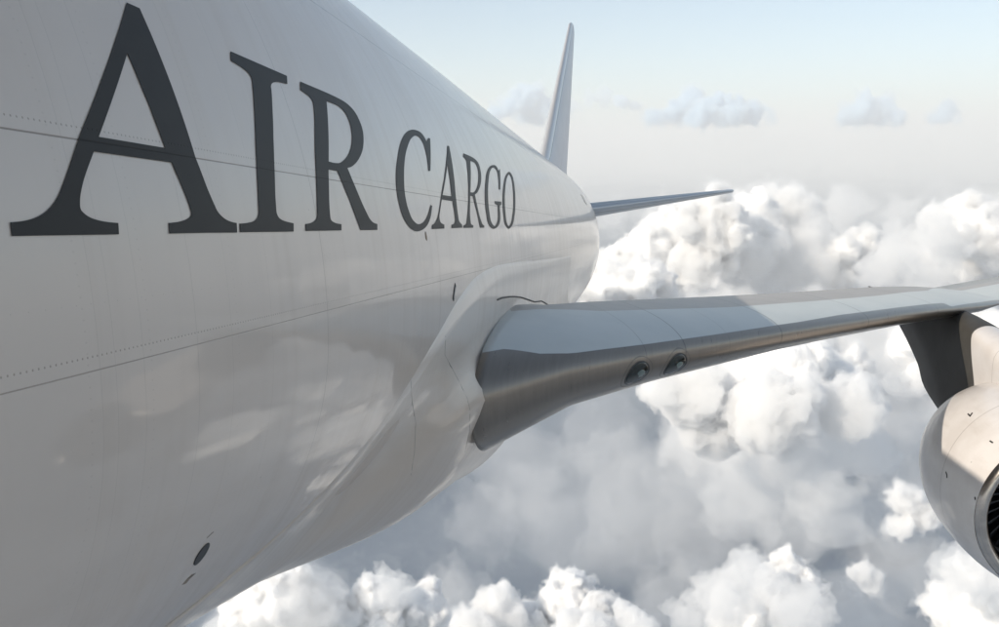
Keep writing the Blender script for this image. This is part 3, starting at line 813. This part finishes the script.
def core_mat():
    s = NT('dense_cloud'); v, _ = s.coords()
    d = s.n('ShaderNodeBsdfDiffuse'); d.inputs[0].default_value = (.97, .97, .97, 1); s.t.links.new(d.outputs[0], s.out.inputs[0]); return s.m
VAP = {}
def vap(d, tone=(1, 1, 1)):
    d = float('%.2g' % d)
    if (d, tone) not in VAP: VAP[(d, tone)] = vapour('cloud_vapour', d, tone)
    return VAP[(d, tone)]
M_core_cloud = core_mat()
def cloud(name, seeds, dist, label, seed, levels=3, kids=12, res=1.2, thin=1.0, core=3.8, tone=(1, 1, 1), squash=.62, group=None, depth=.5, rough=1.0, kind=None, cat='cloud'):
    """seeds: (photo x, photo y, radius in photo pixels), all about one distance away; base is flattened"""
    g = np.random.default_rng(seed); k = dist / F
    S = []
    for sx, sy, sr in seeds:
        dd = dist * (1 + g.uniform(-depth, depth) * sr / 150.0)
        S.append((at(sx, sy, dd), sr * dd / F))
    flat = min(c[2] - r * squash for c, r in S)
    bl = cumulus_blobs(S, g, levels, kids, flat=flat)
    # keep buds that can be seen as separate lumps
    h = k * res
    bl = [b for b in bl if b[1] > h * 1.0]
    sh = cloud_mesh(bl, h, seed, rough=rough, flat=flat, core=(core * h if core else None))
    if kind is None: sh = [main_body(*sh[0])] + [main_body(*m_, 1.1) for m_ in sh[1:]]
    px_ = k                                    # metres per photo pixel at this distance
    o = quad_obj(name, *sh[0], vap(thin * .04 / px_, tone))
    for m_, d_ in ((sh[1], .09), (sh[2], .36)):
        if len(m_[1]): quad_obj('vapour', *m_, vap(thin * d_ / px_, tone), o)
    if core and len(sh[3][1]): quad_obj('cloud_core', *sh[3], M_core_cloud, o)
    v, q = sh[0]
    o['label'] = label; o['category'] = cat
    if group: o['group'] = group
    if kind: o['kind'] = kind
    print(name, len(bl), len(q), 'z', round(float(flat)), round(float(v[:, 2].max())))
    return o
# far field; the blue of the distant air is put into the vapour colour
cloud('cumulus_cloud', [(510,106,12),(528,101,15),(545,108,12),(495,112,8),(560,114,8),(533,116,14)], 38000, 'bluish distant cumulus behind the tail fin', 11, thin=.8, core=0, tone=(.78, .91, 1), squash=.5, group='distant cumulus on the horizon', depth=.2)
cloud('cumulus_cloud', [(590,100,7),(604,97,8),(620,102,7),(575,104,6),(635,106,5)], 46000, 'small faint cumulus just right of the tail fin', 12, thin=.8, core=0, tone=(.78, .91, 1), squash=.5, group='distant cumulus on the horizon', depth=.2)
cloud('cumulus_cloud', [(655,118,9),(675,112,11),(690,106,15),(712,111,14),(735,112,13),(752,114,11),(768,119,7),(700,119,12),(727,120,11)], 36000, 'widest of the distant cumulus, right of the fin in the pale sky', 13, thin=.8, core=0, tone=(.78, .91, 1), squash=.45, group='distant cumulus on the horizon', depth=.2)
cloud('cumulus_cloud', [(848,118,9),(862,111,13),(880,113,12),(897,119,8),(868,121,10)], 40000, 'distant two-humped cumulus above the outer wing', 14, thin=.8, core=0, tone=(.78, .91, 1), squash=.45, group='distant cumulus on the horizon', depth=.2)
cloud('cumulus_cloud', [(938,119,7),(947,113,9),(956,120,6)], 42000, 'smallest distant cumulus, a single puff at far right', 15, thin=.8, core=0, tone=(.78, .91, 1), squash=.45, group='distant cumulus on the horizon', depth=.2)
# middle field, behind the tail
cloud('cumulus_cloud', [(625,262,22),(650,250,26),(680,236,30),(715,228,30),(750,220,26),(785,216,24),(740,250,34),(700,262,30),(780,245,28),(812,236,18)], 9500, 'large heaped cumulus below the tailplane', 21, group='cumulus behind the wing')
cloud('cumulus_cloud', [(592,285,22),(612,284,20),(640,278,20),(660,288,18),(632,295,22)], 7000, 'rounded cumulus beside the rear fuselage, in front of the large heap', 22, group='cumulus behind the wing')
cloud('cumulus_cloud', [(960,222,24),(985,232,24),(935,240,24),(905,252,22),(1010,245,30),(965,260,30),(880,268,18),(930,270,24),(860,280,14)], 8200, 'towering cumulus above the outer wing at the right', 23, group='cumulus behind the wing')
cloud('cumulus_cloud', [(830,262,12),(845,250,14),(862,244,14),(820,276,14),(800,284,12),(845,275,16),(780,290,9)], 9800, 'hazy cumulus between the two big heaps', 24, group='cumulus behind the wing')
cloud('cumulus_cloud', [(700,206,10),(725,200,10),(760,196,12),(790,198,10),(810,206,9),(680,214,9)], 15000, 'pale cumulus ridge just beyond the tailplane tip', 25, group='cumulus behind the wing')
# below the wing
cloud('cumulus_cloud', [(650,408,26),(690,392,36),(735,378,38),(780,372,38),(820,388,36),(850,412,30),(770,412,42),(715,425,34),(820,440,34),(862,450,24),(872,485,20),(668,440,18)], 3700, 'big bright cumulus below the landing lights', 31, group='cumulus below the wing')
cloud('cumulus_cloud', [(965,345,20),(985,335,22),(1008,350,26),(955,365,14)], 5200, 'cumulus behind the engine pylon', 32, group='cumulus below the wing')
cloud('cumulus_cloud', [(905,500,14),(925,515,18),(948,505,16),(900,528,12)], 2900, 'small ragged cumulus left of the engine inlet', 33, group='cumulus below the wing', thin=.5, core=0, rough=1.3)
cloud('cumulus_cloud', [(965,575,24),(990,590,34),(1020,575,34),(955,610,24),(1000,630,36)], 2350, 'cumulus under the engine in the lower right corner', 34, group='cumulus below the wing')
cloud('cumulus_cloud', [(860,572,11),(872,580,12),(850,584,9)], 2700, 'little isolated puff between the lower clouds', 35, group='cumulus below the wing', thin=.4, core=0, rough=1.3)
# bottom edge
cloud('cumulus_cloud', [(250,615,30),(285,600,34),(318,596,30),(335,622,28),(290,640,40)], 2000, 'bright cumulus touching the belly at the bottom edge', 41, group='cumulus along the bottom edge')
cloud('cumulus_cloud', [(375,595,20),(395,590,20),(420,612,28),(380,628,26),(445,632,28)], 2050, 'ragged cumulus beneath the wing root', 42, group='cumulus along the bottom edge')
cloud('cumulus_cloud', [(500,612,24),(530,592,26),(550,582,22),(565,602,28),(600,615,24),(630,628,22),(530,635,36),(590,642,34),(470,630,22)], 2000, 'bright cumulus heap in the middle of the bottom edge', 43, group='cumulus along the bottom edge')
cloud('cumulus_cloud', [(690,625,22),(720,600,28),(750,580,30),(785,590,30),(800,615,28),(740,630,34)], 2300, 'soft grey cumulus with a bright right flank, right of the bottom heap', 44, group='cumulus along the bottom edge')
cloud('cumulus_cloud', [(632,372,20),(655,360,22),(690,350,24),(730,345,26),(770,345,24),(812,352,24),(846,366,20)], 4600, 'bright cloud ridge rising just under the wing, behind the big heap', 36, group='cumulus below the wing')
cloud('cumulus_cloud', [(905,350,18),(925,372,20),(948,392,16),(900,385,16),(880,365,14)], 6200, 'hazy cumulus left of the pylon, further off', 37, group='cumulus below the wing', thin=.6)
# soft low banks filling the space between the heaps
for k, (sd, dist, lab, th) in enumerate((
    ([(520,470,50),(600,450,50),(560,520,60),(640,500,60),(700,540,55),(480,520,40),(620,560,50),(690,480,40)], 4300, 'broad soft grey bank of cloud under the wing root', .009),
    ([(900,400,40),(880,440,40),(930,470,40),(980,430,50),(900,520,40),(980,500,40)], 5200, 'thin blue-grey cloud veil behind the engine', .02),
    ([(650,310,30),(720,320,36),(800,330,40),(880,345,40),(760,350,36),(940,320,36)], 7600, 'soft pale bank of cloud just under the middle of the wing', .07),
    ([(450,600,40),(560,640,50),(660,600,40),(350,640,40),(860,620,50),(900,570,40),(790,540,34)], 3300, 'low faint cloud veil along the bottom of the view', .018),
    ([(700,450,40),(760,470,44),(820,490,36),(740,500,40),(800,450,40),(840,520,30)], 4000, 'grey shaded base of cloud beneath the big bright heap', .05),
    ([(620,280,24),(680,275,30),(740,272,34),(800,272,30),(860,280,30),(920,280,30),(980,280,34),(1010,270,30)], 10500, 'white cloud bank joining the heaps behind the wing', .12),
    ([(610,225,16),(660,215,18),(720,208,18),(790,206,18),(850,212,20),(900,218,18),(950,210,18),(1000,214,20)], 17000, 'far pale cloud bank below the horizon', .10),
    ([(240,640,40),(300,620,44),(380,625,40),(460,640,40)], 2500, 'soft cloud around the heaps at lower left', .07))):
    cloud('cloud_bank', sd, dist, lab, 60 + k, levels=2, kids=10, res=2.6, thin=th, core=0, squash=.35, rough=1.5, kind='stuff', depth=.8)
def sheet(name, z, span, amp, cell, seed, mat, label, centre, kind='stuff'):
    """a broad gently lumpy layer of cloud"""
    g = np.random.default_rng(seed); n = 260
    xs = (np.linspace(-1, 1, n)); X, Y = np.meshgrid(np.sign(xs) * np.abs(xs) ** 1.6 * span, np.sign(xs) * np.abs(xs) ** 1.6 * span, indexing='ij')
    Z = np.zeros_like(X)
    for k in range(16):
        a = g.uniform(0, 6.28); f = 2 * np.pi / (cell * g.uniform(.4, 2.2)); Z += np.sin((X * math.cos(a) + Y * math.sin(a)) * f + g.uniform(0, 6)) * amp * .22
    V = np.stack([X + centre[0], Y + centre[1], z + Z], -1).reshape(-1, 3)
    return V, np.array(grid_faces(n, n))
def sea_mat():
    s = NT('sea_surface'); v, _ = s.coords()
    n = s.noise(v, .00035, 6, .6); n2 = s.noise(v, .00009, 4, .55)
    c = s.mix(s.ramp(s.math('MULTIPLY_ADD', n, .5, s.math('MULTIPLY', n2, .5)), .38, .62), (.075, .115, .175), (.23, .27, .325))
    s.bsdf(c, .8, spec=.1); return s.m
V, q = sheet('cloud_deck', -2600, 260000, 120, 5000, 3, None, '', (0, 20000))
sea = quad_obj('lower_cloud_deck', V, q, sea_mat()); sea['kind'] = 'structure'
# the air itself: a closed box of even, thin haze round everything
def box(name, lo, hi, mat):
    v = [(x, y, z) for x in (lo[0], hi[0]) for y in (lo[1], hi[1]) for z in (lo[2], hi[2])]
    f = [(0, 1, 3, 2), (4, 6, 7, 5), (0, 4, 5, 1), (2, 3, 7, 6), (0, 2, 6, 4), (1, 5, 7, 3)]
    return mesh_obj(name, v, f, mat, smooth=False)
hz = box('haze', (-290000, -250000, -3200), (290000, 290000, 2500), vapour('haze_air', 3.7e-5, (1.0, .992, .97)))
hz['kind'] = 'stuff'; hz['label'] = 'pale haze filling the air down to the lower clouds'
